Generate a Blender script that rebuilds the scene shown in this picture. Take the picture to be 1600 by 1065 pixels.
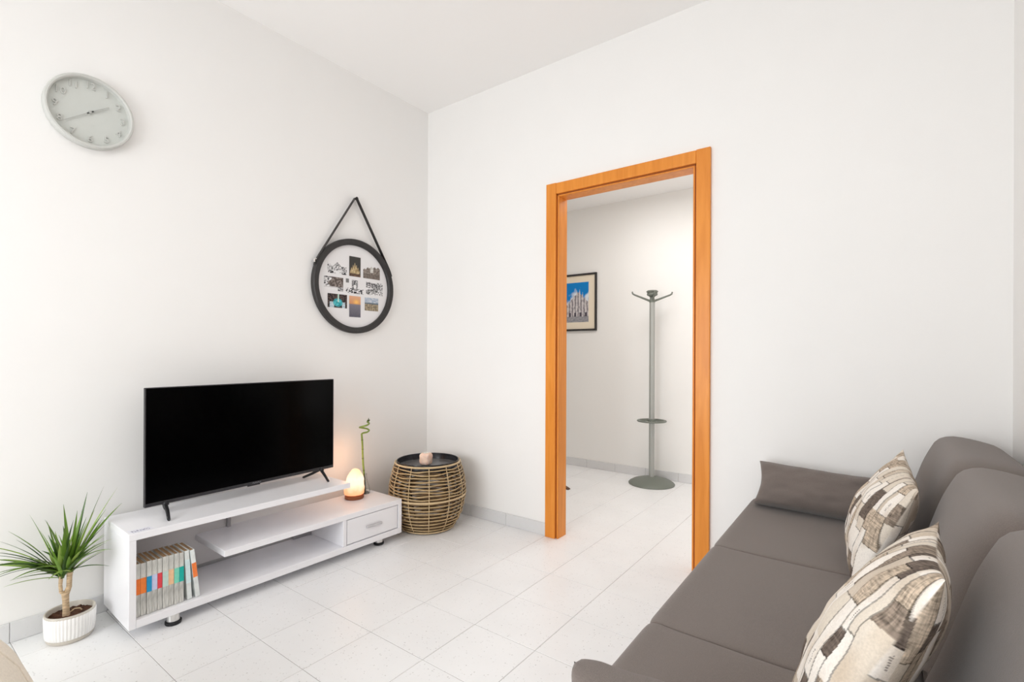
import bpy, bmesh, math, random
from mathutils import Vector, Matrix, noise
PI = math.pi
random.seed(7)
for o in list(bpy.data.objects):
    bpy.data.objects.remove(o)
SC = bpy.context.scene
COL = SC.collection

# ------------------------------------------------------------------ camera
cam_d = bpy.data.cameras.new('camera')
cam = bpy.data.objects.new('camera', cam_d)
COL.objects.link(cam)
SC.camera = cam
cam_d.sensor_width = 36.0
cam_d.lens = 768.82 / 1600 * 36
cam_d.shift_y = (550.57 - 532.5) / 1600
cam_d.clip_start = 0.02
yaw, pit, rol = 0.6365, 0.0004, 0.0042
f_ = Vector((-math.sin(yaw) * math.cos(pit), math.cos(yaw) * math.cos(pit), math.sin(pit)))
r_ = Vector((math.cos(yaw), math.sin(yaw), 0))
u_ = r_.cross(f_)
r2 = r_ * math.cos(rol) + u_ * math.sin(rol)
u2 = -r_ * math.sin(rol) + u_ * math.cos(rol)
Mc = Matrix((r2, u2, -f_)).transposed().to_4x4()
Mc.translation = Vector((2.7028, -2.5863, 1.1328))
cam.matrix_world = Mc

# ------------------------------------------------------------------ view, world, lights
vs = SC.view_settings
vs.view_transform = 'Standard'
vs.look = 'None'
vs.gamma = 1
vs.exposure = 0.0
vs.use_curve_mapping = False
SC.cycles.max_bounces = 14
SC.cycles.diffuse_bounces = 10
SC.cycles.glossy_bounces = 4
SC.cycles.transmission_bounces = 8
SC.cycles.caustics_reflective = False
SC.cycles.caustics_refractive = False
W = bpy.data.worlds.new('daylight')
SC.world = W
W.use_nodes = True
W.node_tree.nodes['Background'].inputs[0].default_value = (0.86, 0.93, 1.0, 1)
W.node_tree.nodes['Background'].inputs[1].default_value = 2.0


def area(name, loc, aim, sx, sy, power, col):
    d = bpy.data.lights.new(name, 'AREA')
    d.shape = 'RECTANGLE'
    d.size, d.size_y, d.energy, d.color = sx, sy, power, col
    o = bpy.data.objects.new(name, d)
    COL.objects.link(o)
    o.location = loc
    o.rotation_euler = (Vector(aim) - Vector(loc)).to_track_quat('-Z', 'Y').to_euler()
    return o


wl = area('window_daylight', (1.35, -4.62, 1.10), (1.15, 0, 0.25), 2.2, 2.0, 63, (0.965, 0.985, 1.0))
wl.data.spread = math.radians(140)
area('ceiling_fill_light', (1.7, -2.6, 2.8), (1.7, -2.6, 0), 1.2, 1.2, 9, (1.0, 0.975, 0.945))  # soft fill added overhead, out of view, not a known lamp
area('hall_lamp_light', (1.3, 0.75, 2.5), (1.2, 0.8, 0), 0.8, 0.8, 14.5, (1.0, 0.98, 0.955))
area('hall_room_light', (2.85, 0.9, 1.3), (0.5, 1.3, 1.1), 0.8, 1.8, 5.5, (1.0, 0.99, 0.975))


# ------------------------------------------------------------------ colour and material helpers
def lin(c):
    c = c / 255.0
    return c / 12.92 if c <= 0.04045 else ((c + 0.055) / 1.055) ** 2.4


def L3(r, g, b):
    return (lin(r), lin(g), lin(b), 1.0)


def mat(name, col, rough=0.5, metal=0.0, var=0.0, vscale=8.0, bump=0.0, bscale=60.0, stretch=(1, 1, 1), emit=None,
        trans=0.0, sss=0.0, spec=0.5, vcol=False, sheen=0.0, ior=1.45):
    m = bpy.data.materials.new(name)
    m.use_nodes = True
    nt = m.node_tree
    N, K = nt.nodes, nt.links
    b = N['Principled BSDF']
    b.inputs['Roughness'].default_value = rough
    b.inputs['Metallic'].default_value = metal
    b.inputs['Specular IOR Level'].default_value = spec
    b.inputs['Transmission Weight'].default_value = trans
    b.inputs['IOR'].default_value = ior
    b.inputs['Sheen Weight'].default_value = sheen
    b.inputs['Base Color'].default_value = col
    tc = N.new('ShaderNodeTexCoord')
    mp = N.new('ShaderNodeMapping')
    mp.inputs['Scale'].default_value = stretch
    K.new(tc.outputs['Object'], mp.inputs[0])
    src = None
    if vcol:
        a = N.new('ShaderNodeVertexColor')
        a.layer_name = 'Col'
        src = a.outputs[0]
    if var > 0:
        nz = N.new('ShaderNodeTexNoise')
        nz.inputs['Scale'].default_value = vscale
        nz.inputs['Detail'].default_value = 5
        K.new(mp.outputs[0], nz.inputs[0])
        mr = N.new('ShaderNodeMapRange')
        mr.inputs[1].default_value = 0.3
        mr.inputs[2].default_value = 0.7
        mr.inputs[3].default_value = 1 - var
        mr.inputs[4].default_value = 1 + var
        K.new(nz.outputs[0], mr.inputs[0])
        mx = N.new('ShaderNodeVectorMath')
        mx.operation = 'SCALE'
        mx.inputs[0].default_value = col[:3]
        if src:
            K.new(src, mx.inputs[0])
        K.new(mr.outputs[0], mx.inputs['Scale'])
        src = mx.outputs[0]
    if src:
        K.new(src, b.inputs['Base Color'])
    if bump > 0:
        n2 = N.new('ShaderNodeTexNoise')
        n2.inputs['Scale'].default_value = bscale
        n2.inputs['Detail'].default_value = 4
        K.new(mp.outputs[0], n2.inputs[0])
        bp = N.new('ShaderNodeBump')
        bp.inputs['Strength'].default_value = bump
        bp.inputs['Distance'].default_value = 0.004
        K.new(n2.outputs[0], bp.inputs['Height'])
        K.new(bp.outputs[0], b.inputs['Normal'])
    if emit:
        b.inputs['Emission Color'].default_value = emit[0]
        b.inputs['Emission Strength'].default_value = emit[1]
    if sss > 0:
        b.inputs['Subsurface Weight'].default_value = sss
        b.inputs['Subsurface Radius'].default_value = (0.05, 0.02, 0.01)
    return m


M = {}
M['wall'] = mat('wall_paint', (0.85, 0.842, 0.83, 1), 0.75, var=0.006, vscale=3, bump=0.05, bscale=180, spec=0.25)
M['ceil'] = mat('ceiling_paint', (0.90, 0.89, 0.88, 1), 0.85, spec=0.2)
M['hallwall'] = mat('hall_paint', (0.84, 0.832, 0.812, 1), 0.75, spec=0.25, bump=0.05, bscale=180)


def wood_mat(name, c1, c2, rough):
    m = bpy.data.materials.new(name)
    m.use_nodes = True
    N, K = m.node_tree.nodes, m.node_tree.links
    b = N['Principled BSDF']
    tc = N.new('ShaderNodeTexCoord')
    mp = N.new('ShaderNodeMapping')
    mp.inputs['Scale'].default_value = (14, 14, 1.1)
    K.new(tc.outputs['Object'], mp.inputs[0])
    nz = N.new('ShaderNodeTexNoise')
    nz.inputs['Scale'].default_value = 2.2
    nz.inputs['Detail'].default_value = 6
    nz.inputs['Distortion'].default_value = 0.8
    K.new(mp.outputs[0], nz.inputs[0])
    cr = N.new('ShaderNodeValToRGB')
    cr.color_ramp.elements[0].position = 0.3
    cr.color_ramp.elements[1].position = 0.75
    cr.color_ramp.elements[0].color = c1
    cr.color_ramp.elements[1].color = c2
    K.new(nz.outputs[0], cr.inputs[0])
    K.new(cr.outputs[0], b.inputs['Base Color'])
    b.inputs['Roughness'].default_value = rough
    b.inputs['Specular IOR Level'].default_value = 0.35
    return m


M['orange'] = wood_mat('honey_varnished_wood', (0.66, 0.215, 0.022, 1), (0.80, 0.30, 0.045, 1), 0.33)
M['groove'] = mat('dark_wood_joint', (0.33, 0.09, 0.015, 1), 0.6, var=0.1)


def tile_mat(name, base, speck, amount):
    m = bpy.data.materials.new(name)
    m.use_nodes = True
    N, K = m.node_tree.nodes, m.node_tree.links
    b = N['Principled BSDF']
    g = N.new('ShaderNodeNewGeometry')
    vo = N.new('ShaderNodeTexVoronoi')
    vo.inputs['Scale'].default_value = 105
    K.new(g.outputs['Position'], vo.inputs['Vector'])
    sep = N.new('ShaderNodeSeparateColor')
    K.new(vo.outputs['Color'], sep.inputs[0])
    # radius of each speck depends on its own random number
    mr = N.new('ShaderNodeMapRange')
    mr.inputs[1].default_value = 0.32
    mr.inputs[2].default_value = 1.0
    mr.inputs[3].default_value = 0.0
    mr.inputs[4].default_value = 0.36
    K.new(sep.outputs[0], mr.inputs[0])
    sb = N.new('ShaderNodeMath')
    sb.operation = 'SUBTRACT'
    K.new(mr.outputs[0], sb.inputs[0])
    K.new(vo.outputs['Distance'], sb.inputs[1])
    st = N.new('ShaderNodeMapRange')
    st.inputs[1].default_value = 0.0
    st.inputs[2].default_value = 0.06
    K.new(sb.outputs[0], st.inputs[0])
    am = N.new('ShaderNodeMath')
    am.operation = 'MULTIPLY'
    K.new(st.outputs[0], am.inputs[0])
    K.new(sep.outputs[1], am.inputs[1])
    am2 = N.new('ShaderNodeMath')
    am2.operation = 'MULTIPLY'
    am2.inputs[1].default_value = amount
    K.new(am.outputs[0], am2.inputs[0])
    nz = N.new('ShaderNodeTexNoise')
    nz.inputs['Scale'].default_value = 3.5
    nz.inputs['Detail'].default_value = 6
    K.new(g.outputs['Position'], nz.inputs[0])
    cr = N.new('ShaderNodeValToRGB')
    cr.color_ramp.elements[0].position = 0.35
    cr.color_ramp.elements[1].position = 0.65
    cr.color_ramp.elements[0].color = tuple(c * 0.965 for c in base[:3]) + (1,)
    cr.color_ramp.elements[1].color = base
    K.new(nz.outputs[0], cr.inputs[0])
    mx = N.new('ShaderNodeMix')
    mx.data_type = 'RGBA'
    K.new(am2.outputs[0], mx.inputs[0])
    K.new(cr.outputs[0], mx.inputs[6])
    mx.inputs[7].default_value = speck
    K.new(mx.outputs[2], b.inputs['Base Color'])
    b.inputs['Roughness'].default_value = 0.32
    b.inputs['Specular IOR Level'].default_value = 0.4
    return m


M['tile'] = tile_mat('speckled_ceramic', (0.870, 0.873, 0.880, 1), (0.36, 0.35, 0.34, 1), 0.5)
M['skirt'] = tile_mat('skirting_ceramic', (0.69, 0.69, 0.695, 1), (0.5, 0.5, 0.5, 1), 0.35)
M['grout'] = mat('grout', (0.42, 0.41, 0.40, 1), 0.9)
M['white'] = mat('white_lacquer', (0.86, 0.86, 0.89, 1), 0.28, var=0.008)
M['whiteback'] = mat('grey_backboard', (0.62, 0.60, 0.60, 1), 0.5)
M['seam'] = mat('dark_strip_grey', (0.35, 0.34, 0.35, 1), 0.7)
M['chrome'] = mat('brushed_steel', (0.75, 0.74, 0.72, 1), 0.3, metal=1)
M['alum'] = mat('matt_silver', (0.62, 0.62, 0.64, 1), 0.4, metal=0.6)
M['black'] = mat('black_plastic', (0.014, 0.014, 0.016, 1), 0.4)
M['rubber'] = mat('black_rubber', (0.012, 0.012, 0.014, 1), 0.6)
M['screen'] = mat('screen_glass', (0.0005, 0.0005, 0.0006, 1), 0.15, spec=0.06)
M['logo'] = mat('grey_print', (0.28, 0.28, 0.30, 1), 0.5)
M['tray'] = mat('black_enamel', (0.02, 0.021, 0.026, 1), 0.16, spec=0.9)
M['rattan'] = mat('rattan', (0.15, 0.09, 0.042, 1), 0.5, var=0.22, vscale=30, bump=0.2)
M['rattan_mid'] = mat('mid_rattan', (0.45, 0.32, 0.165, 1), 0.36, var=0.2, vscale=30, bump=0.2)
M['rattan_light'] = mat('pale_rattan', (0.60, 0.45, 0.26, 1), 0.4, var=0.12, vscale=25)
M['sofa'] = mat('taupe_fabric', (0.172, 0.144, 0.130, 1), 0.95, var=0.10, vscale=420, bump=0.35, bscale=700, spec=0.15, sheen=0.25)
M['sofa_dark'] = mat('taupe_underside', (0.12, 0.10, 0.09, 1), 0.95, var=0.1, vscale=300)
M['print'] = mat('printed_cloth', (0.8, 0.8, 0.8, 1), 0.9, var=0.07, vscale=260, bump=0.25, bscale=500, vcol=True, spec=0.15)
M['photo'] = mat('photo_print', (0.8, 0.8, 0.8, 1), 0.45, vcol=True, spec=0.3)
M['paper'] = mat('white_mount', (0.80, 0.79, 0.80, 1), 0.7)
M['cream'] = mat('cream_mount', (0.80, 0.71, 0.57, 1), 0.8)
M['clock'] = mat('pale_grey_green_plastic', (0.565, 0.585, 0.555, 1), 0.5)
M['clockrim'] = mat('pale_grey_rim', (0.55, 0.555, 0.53, 1), 0.45)
M['blackframe'] = mat('matt_black_frame', (0.028, 0.026, 0.026, 1), 0.5, var=0.15, vscale=40)
M['leather'] = mat('black_leather', (0.016, 0.014, 0.013, 1), 0.45, bump=0.1)
M['green_metal'] = mat('grey_green_plastic', (0.16, 0.175, 0.150, 1), 0.45)
M['pole'] = mat('silver_grey_pole', (0.36, 0.37, 0.35, 1), 0.35, metal=0.25)
M['leaf'] = mat('green_leaf', (0.135, 0.25, 0.03, 1), 0.42, var=0.35, vscale=9)
M['leaf2'] = mat('light_green_leaf', (0.30, 0.44, 0.09, 1), 0.42, var=0.3, vscale=9)
M['leafd'] = mat('dark_green_leaf', (0.055, 0.115, 0.025, 1), 0.45, var=0.3, vscale=9)
M['bark'] = mat('pale_bark', (0.52, 0.38, 0.24, 1), 0.85, var=0.3, vscale=40, bump=0.5, stretch=(1, 1, 5))
M['soil'] = mat('soil', (0.075, 0.030, 0.015, 1), 0.95, var=0.6, vscale=60, bump=1.0, bscale=90)
M['pot'] = mat('white_glazed_ceramic', (0.86, 0.85, 0.83, 1), 0.35, var=0.03, vscale=20)
M['potclay'] = mat('bare_stoneware', (0.56, 0.52, 0.46, 1), 0.75, var=0.08, vscale=40)
M['stalk'] = mat('bamboo_stalk', (0.20, 0.29, 0.055, 1), 0.4, var=0.3, vscale=30)
M['stalkd'] = mat('bamboo_node', (0.075, 0.10, 0.025, 1), 0.5)
M['glass'] = mat('clear_glass', (0.98, 0.99, 0.98, 1), 0.02, trans=1.0, ior=1.45)
M['lampwood'] = mat('reddish_wood', (0.26, 0.075, 0.025, 1), 0.5, var=0.2, vscale=20, stretch=(1, 1, 6))
M['candle'] = mat('pink_salt_stone', (0.90, 0.66, 0.54, 1), 0.55, var=0.12, vscale=30, bump=0.5, bscale=40, sss=0.3)
M['wax'] = mat('white_wax', (0.85, 0.83, 0.78, 1), 0.5, sss=0.2)
M['pages'] = mat('yellowed_paper', (0.40, 0.25, 0.13, 1), 0.9, var=0.35, vscale=18, stretch=(1, 30, 1), bump=0.4, bscale=60)
M['beige'] = mat('beige_upholstery', (0.80, 0.73, 0.63, 1), 0.95, var=0.05, vscale=200, bump=0.3, bscale=300)
M['wedge'] = mat('dark_brown_wood', (0.10, 0.045, 0.028, 1), 0.5, var=0.2)
M['frost'] = mat('window_paint', (0.8, 0.8, 0.8, 1), 0.4)


def lamp_salt_mat():
    m = bpy.data.materials.new('glowing_salt')
    m.use_nodes = True
    N, K = m.node_tree.nodes, m.node_tree.links
    b = N['Principled BSDF']
    tc = N.new('ShaderNodeTexCoord')
    sp = N.new('ShaderNodeSeparateXYZ')
    K.new(tc.outputs['Object'], sp.inputs[0])
    nz = N.new('ShaderNodeTexNoise')
    nz.inputs['Scale'].default_value = 16
    K.new(tc.outputs['Object'], nz.inputs[0])
    ad = N.new('ShaderNodeMath')
    ad.operation = 'MULTIPLY_ADD'
    ad.inputs[1].default_value = 0.06
    K.new(nz.outputs[0], ad.inputs[0])
    K.new(sp.outputs[2], ad.inputs[2])
    mr = N.new('ShaderNodeMapRange')
    mr.inputs[1].default_value = 0.04
    mr.inputs[2].default_value = 0.21
    K.new(ad.outputs[0], mr.inputs[0])
    cr = N.new('ShaderNodeValToRGB')
    e = cr.color_ramp.elements
    e[0].position, e[0].color = 0.0, (0.86, 0.25, 0.08, 1)
    e[1].position, e[1].color = 1.0, (1.0, 0.66, 0.34, 1)
    for p_, c_ in ((0.22, (1.0, 0.42, 0.18, 1)), (0.45, (1.15, 0.98, 0.75, 1)), (0.68, (1.15, 1.0, 0.8, 1))):
        x = e.new(p_)
        x.color = c_
    K.new(mr.outputs[0], cr.inputs[0])
    b.inputs['Base Color'].default_value = (0.75, 0.4, 0.25, 1)
    b.inputs['Roughness'].default_value = 0.6
    K.new(cr.outputs[0], b.inputs['Emission Color'])
    b.inputs['Emission Strength'].default_value = 0.85
    return m


M['salt'] = lamp_salt_mat()


# ------------------------------------------------------------------ mesh helpers
class MB:
    def __init__(s):
        s.v, s.f = [], []

    def add(s, vs_, fs):
        o = len(s.v)
        s.v += [tuple(x) for x in vs_]
        s.f += [tuple(i + o for i in f) for f in fs]
        return s

    def box(s, lo, hi, b=0.0, seg=2):
        if b <= 0:
            x0, y0, z0 = lo
            x1, y1, z1 = hi
            return s.add([(x0, y0, z0), (x1, y0, z0), (x1, y1, z0), (x0, y1, z0), (x0, y0, z1), (x1, y0, z1), (x1, y1, z1), (x0, y1, z1)],
                         [(0, 3, 2, 1), (4, 5, 6, 7), (0, 1, 5, 4), (1, 2, 6, 5), (2, 3, 7, 6), (3, 0, 4, 7)])
        bm = bmesh.new()
        bmesh.ops.create_cube(bm, size=1)
        for v in bm.verts:
            v.co = Vector([(lo[i] + hi[i]) / 2 + v.co[i] * (hi[i] - lo[i]) for i in range(3)])
        bmesh.ops.bevel(bm, geom=list(bm.edges), offset=b, segments=seg, affect='EDGES', profile=0.5)
        bm.verts.index_update()
        s.add([v.co[:] for v in bm.verts], [[v.index for v in f.verts] for f in bm.faces])
        bm.free()
        return s

    def tube(s, pts, r, n=8, closed=False, caps=True):
        pts = [Vector(p) for p in pts]
        m = len(pts)
        rs = r if isinstance(r, (list, tuple)) else [r] * m
        vs_, fs = [], []
        up = None
        for i, p in enumerate(pts):
            if closed:
                t = (pts[(i + 1) % m] - pts[i - 1]).normalized()
            else:
                t = (pts[min(i + 1, m - 1)] - pts[max(i - 1, 0)]).normalized()
            if up is None:
                up = Vector((0, 0, 1)) if abs(t.z) < 0.9 else Vector((1, 0, 0))
            a = (up - t * up.dot(t))
            a = a.normalized() if a.length > 1e-6 else t.orthogonal().normalized()
            up = a
            b_ = t.cross(a)
            for k in range(n):
                an = 2 * PI * k / n
                vs_.append(p + (a * math.cos(an) + b_ * math.sin(an)) * rs[i])
        lim = m if closed else m - 1
        for i in range(lim):
            for k in range(n):
                j = (i + 1) % m
                fs.append((i * n + k, i * n + (k + 1) % n, j * n + (k + 1) % n, j * n + k))
        if caps and not closed:
            fs.append(tuple(range(n))[::-1])
            fs.append(tuple((m - 1) * n + k for k in range(n)))
        return s.add(vs_, fs)

    def lathe(s, prof, c=(0, 0, 0), n=32, rad=None, axis='z', closed=False):
        """prof: list of (radius, height); radius 0 closes the end"""
        vs_, fs = [], []
        for (r, h) in prof:
            for k in range(n):
                a = 2 * PI * k / n
                rr = r * (rad(a, h) if rad else 1)
                x, y = rr * math.cos(a), rr * math.sin(a)
                if axis == 'z':
                    vs_.append((c[0] + x, c[1] + y, c[2] + h))
                else:
                    vs_.append((c[0] + h, c[1] + x, c[2] + y))
        m = len(prof)
        for i in range(m if closed else m - 1):
            j = (i + 1) % m
            for k in range(n):
                fs.append((i * n + k, i * n + (k + 1) % n, j * n + (k + 1) % n, j * n + k))
        return s.add(vs_, fs)

    def xform(s, mtx):
        s.v = [tuple(mtx @ Vector(p)) for p in s.v]
        return s

    def build(s, name, m, parent=None, smooth=False, loc=None, cols=None):
        me = bpy.data.meshes.new(name)
        me.from_pydata(s.v, [], s.f)
        bm = bmesh.new()
        bm.from_mesh(me)
        if cols is None:
            bmesh.ops.remove_doubles(bm, verts=bm.verts, dist=1e-6)
        bmesh.ops.recalc_face_normals(bm, faces=bm.faces)
        bm.to_mesh(me)
        bm.free()
        me.materials.append(m)
        if cols is not None:
            at_ = me.color_attributes.new('Col', 'FLOAT_COLOR', 'POINT')
            for i, c in enumerate(cols):
                at_.data[i].color = (c[0], c[1], c[2], 1)
        if smooth:
            me.shade_smooth()
            if smooth != 'all':
                me.set_sharp_from_angle(angle=math.radians(smooth if smooth is not True else 40))
        o = bpy.data.objects.new(name, me)
        COL.objects.link(o)
        if parent:
            o.parent = parent
        if loc:
            o.location = loc
        return o


def tag(o, label=None, cat=None, group=None, kind=None):
    if label: o['label'] = label
    if cat: o['category'] = cat
    if group: o['group'] = group
    if kind: o['kind'] = kind
    return o


def empty(name, loc=(0, 0, 0), rz=0.0, **k):
    o = bpy.data.objects.new(name, None)
    COL.objects.link(o)
    o.empty_display_size = 0.1
    o.location = loc
    o.rotation_euler = (0, 0, rz)
    return tag(o, **k)


def struct(name, mb, m, label=None):
    o = mb.build(name, m)
    return tag(o, kind='structure', label=label)


def clone(o, parent=None):
    c = o.copy()
    COL.objects.link(c)
    c.parent = parent
    for ch in list(o.children):
        clone(ch, c)
    return c


# ------------------------------------------------------------------ room shell
XR, H, HH, YF, HY = 3.115, 2.92, 2.575, -4.7, 1.79
T = 0.12
struct('wall_left', MB().box((-T, YF - T, -0.05), (0, T, H)), M['wall'])
struct('wall_right', MB().box((XR, YF - T, -0.05), (XR + T, T, H)), M['wall'])
WT = 0.08   # door wall thickness
OX0, OX1, OZ = 1.10, 1.997, 2.135   # rough opening
wb = MB().box((0, 0, -0.05), (OX0, WT, H)).box((OX1, 0, -0.05), (XR, WT, H)).box((OX0, 0, OZ), (OX1, WT, H))
struct('wall_back', wb, M['wall'])
# wall behind the camera with a window opening
wx0, wx1, wz0, wz1 = 0.2, 2.5, 0.06, 2.2
wf = MB().box((0, YF - T, -0.05), (wx0, YF, H)).box((wx1, YF - T, -0.05), (XR, YF, H))
wf.box((wx0, YF - T, -0.05), (wx1, YF, wz0)).box((wx0, YF - T, wz1), (wx1, YF, H))
struct('wall_front', wf, M['wall'])
win = empty('window_1', (0, 0, 0), kind='structure')
fr = MB()
for a, b in (((wx0, wz0), (wx1, wz0 + .06)), ((wx0, wz1 - .06), (wx1, wz1)), ((wx0, wz0), (wx0 + .06, wz1)), ((wx1 - .06, wz0), (wx1, wz1)), ((1.32, wz0), (1.38, wz1))):
    fr.box((a[0], YF - 0.09, a[1]), (b[0], YF - 0.03, b[1]))
fr.build('window_frame', M['frost'], win)
MB().box((wx0 + .06, YF - 0.066, wz0 + .06), (wx1 - .06, YF - 0.06, wz1 - .06)).build('pane', M['glass'], win)
struct('ceiling', MB().box((-T, YF - T, H), (XR + T, WT, H + 0.1)), M['ceil'])
# hall
HX0, HX1 = -1.3, 2.95
struct('wall_hall', MB().box((HX0, HY, -0.05), (HX1, HY + T, HH)), M['hallwall'])
tag(MB().box((HX0 - T, WT, -0.05), (HX0, HY + T, HH)).build('wall_hall_left', M['hallwall']), kind='structure')
tag(MB().box((HX1, WT, -0.05), (HX1 + T, HY + T, HH)).build('wall_hall_right', M['hallwall']), kind='structure')
tag(MB().box((HX0, 0, -0.05), (-T, WT, HH)).build('wall_hall_front', M['hallwall']), kind='structure')
struct('ceiling_hall', MB().box((HX0, WT, HH), (HX1, HY + T, HH + 0.1)), M['ceil'])

# floor: slab of grout and one object per tile
floor = struct('floor', MB().box((HX0, YF, -0.05), (XR, HY, -0.0012)), M['grout'], label='white speckled ceramic tile floor with thin grey joints')
SX, SY, TX0, TY0 = 0.3011, 0.2952, 1.0604, -1.3191
GAP = 0.0022
bm = bmesh.new()
bmesh.ops.create_cube(bm, size=1)
for v in bm.verts:
    v.co.x *= (SX - GAP)
    v.co.y *= (SY - GAP)
    v.co.z = (v.co.z - 0.5) * 0.008
top = [e for e in bm.edges if all(abs(v.co.z) < 1e-6 for v in e.verts)]
bmesh.ops.bevel(bm, geom=top, offset=0.0009, segments=1, affect='EDGES')
tile_me = bpy.data.meshes.new('tile')
bm.to_mesh(tile_me)
bm.free()
tile_me.materials.append(M['tile'])


def lay(x0, x1, y0, y1):
    i0, i1 = math.floor((x0 - TX0) / SX), math.ceil((x1 - TX0) / SX)
    j0, j1 = math.floor((y0 - TY0) / SY), math.ceil((y1 - TY0) / SY)
    for i in range(i0, i1):
        for j in range(j0, j1):
            a, b = max(TX0 + i * SX, x0), min(TX0 + (i + 1) * SX, x1)
            c, d = max(TY0 + j * SY, y0), min(TY0 + (j + 1) * SY, y1)
            if b - a < 0.02 or d - c < 0.02:
                continue
            o = bpy.data.objects.new('tile', tile_me)
            COL.objects.link(o)
            o.parent = floor
            o.location = ((a + b) / 2, (c + d) / 2, random.uniform(-0.0002, 0.0002))
            o.scale = ((b - a) / SX, (d - c) / SY, 1)


lay(0.0, XR, -3.1, 0.0)
lay(OX0, OX1, 0.0, WT)
lay(-0.35, 2.95, WT, HY)
# behind the camera the tiles are joined into one piece
far = MB()
yb = TY0 - 6 * SY
xs = [max(0, min(XR, TX0 + i * SX)) for i in range(-4, 8)]
ys = [max(YF, TY0 + j * SY) for j in range(-12, -5)]
for a, b in zip(xs, xs[1:]):
    for c, d in zip(ys, ys[1:]):
        if b - a > .02 and d - c > .02 and d <= -3.08:
            far.box((a + .001, c + .001, -.008), (b - .001, min(d, -3.1) - .001, 0))
tag(far.build('tile_field', M['tile'], floor), kind='stuff')

# skirting, one piece per ceramic strip
SKH = 0.078


def skirting(name, axis, fixed, start, end, joint, sign):
    p = empty(name, (0, 0, 0), kind='structure')
    lo, hi = min(start, end), max(start, end)
    cuts = [lo]
    c = joint
    while c > lo: c -= 0.302
    c += 0.302
    while c < hi - 0.02:
        if c > lo + 0.02: cuts.append(c)
        c += 0.302
    cuts.append(hi)
    for a, b in zip(cuts, cuts[1:]):
        if axis == 'x':
            y0, y1 = sorted((fixed, fixed + sign * 0.010))
            mb = MB().box((a + .0008, y0, 0.0006), (b - .0008, y1, SKH), 0.0015, 1)
        else:
            x0, x1 = sorted((fixed, fixed + sign * 0.010))
            mb = MB().box((x0, a + .0008, 0.0006), (x1, b - .0008, SKH), 0.0015, 1)
        mb.build('skirting_tile', M['skirt'], p)
    return p


skirting('baseboard_left', 'y', 0, YF, -0.0, -2.207, 1)
skirting('baseboard_back', 'x', 0, 0.01, 1.062, 0.752, -1)
skirting('baseboard_right', 'x', 0, 2.036, XR, 2.3, -1)
skirting('baseboard_side', 'y', XR, YF, -0.01, -1, -1)
skirting('baseboard_hall', 'x', HY, HX0, HX1, 0.4, -1)

# ------------------------------------------------------------------ door frame
d = empty('door_1', (0, 0, 0), kind='structure', label='honey orange varnished wooden door frame without a leaf')
for x0, x1 in ((1.063, 1.133), (1.965, 2.035)):
    MB().box((x0, -0.020, 0), (x1, 0.0, 2.17), 0.003, 2).build('casing', M['orange'], d)
MB().box((1.1335, -0.019, 2.102), (1.9645, 0.0, 2.168), 0.003, 2).build('casing', M['orange'], d)
for x0, x1 in ((1.101, 1.150), (1.948, 1.996)):
    MB().box((x0, 0.0005, 0), (x1, 0.088, 2.086), 0.001, 1).build('jamb', M['orange'], d)
MB().box((1.101, 0.0005, 2.0865), (1.996, 0.088, 2.134), 0.001, 1).build('jamb', M['orange'], d)
for x0, x1 in ((1.141, 1.150), (1.948, 1.957)):
    MB().box((x0, -0.010, 0), (x1, 0.0005, 2.0865), 0.002, 2).build('bead', M['orange'], d)
MB().box((1.141, -0.010, 2.0865), (1.957, 0.0005, 2.094), 0.002, 2).build('bead', M['orange'], d)
for x0, x1 in ((1.1332, 1.141), (1.957, 1.9648)):
    MB().box((x0, -0.004, 0), (x1, 0.0005, 2.10)).build('rebate', M['groove'], d)
MB().box((1.1335, -0.004, 2.094), (1.9645, 0.0005, 2.1018)).build('rebate', M['groove'], d)
for x0, x1 in ((1.063, 1.133), (1.965, 2.035)):
    MB().box((x0, WT + .0005, 0), (x1, WT + 0.012, 2.17), 0.002, 1).build('casing', M['orange'], d)
MB().box((1.1335, WT + .0005, 2.102), (1.9645, WT + 0.011, 2.168), 0.002, 1).build('casing', M['orange'], d)

# ------------------------------------------------------------------ television bench
AR = math.radians(1.149)
st = empty('tv_bench', (0.3738, -1.9325, 0), -AR, label='low white lacquered television bench with stepped shelves and one drawer', cat='tv bench')
DP = -0.335
Wm = M['white']
MB().box((DP, 0, .045), (0, .025, .3905), .0015, 1).build('side_panel', Wm, st)
MB().box((DP, 0, .391), (0, .989, .419), .0015, 1).build('top_board', Wm, st)
MB().box((DP, .0255, .045), (0, 1.346, .077), .0015, 1).build('bottom_board', Wm, st)
MB().box((DP, .347, .219), (0, 1.346, .248), .0015, 1).build('shelf', Wm, st)
MB().box((DP, 1.321, .0775), (0, 1.346, .2185), .0015, 1).build('side_panel', Wm, st)
MB().box((DP, .945, .0775), (-.001, .967, .2185), .0015, 1).build('divider', Wm, st)
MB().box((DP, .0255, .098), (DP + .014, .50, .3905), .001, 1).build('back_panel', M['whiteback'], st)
MB().box((DP + .014, .484, .098), (DP + .032, .50, .218), .001, 1).build('back_upright_strip', M['seam'], st)  # narrow dark grey strips along the right edge of the back panel
MB().box((DP + .014, .484, .2485), (DP + .032, .50, .3905), .001, 1).build('back_upright_strip', M['seam'], st)
MB().box((DP + .0, .835, .0775), (DP + .02, .9445, .099), .001, 1).build('back_low_strip', M['seam'], st)  # low dark grey strip at the back, left of the divider
dr = MB().box((-.32, .972, .082), (-.004, 1.316, .2145), .0015, 1).build('drawer', Wm, st)
hb = MB().box((-.0035, 1.093, .141), (.010, 1.197, .151), .002, 1)
hb.build('handle', M['alum'], dr)
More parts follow.
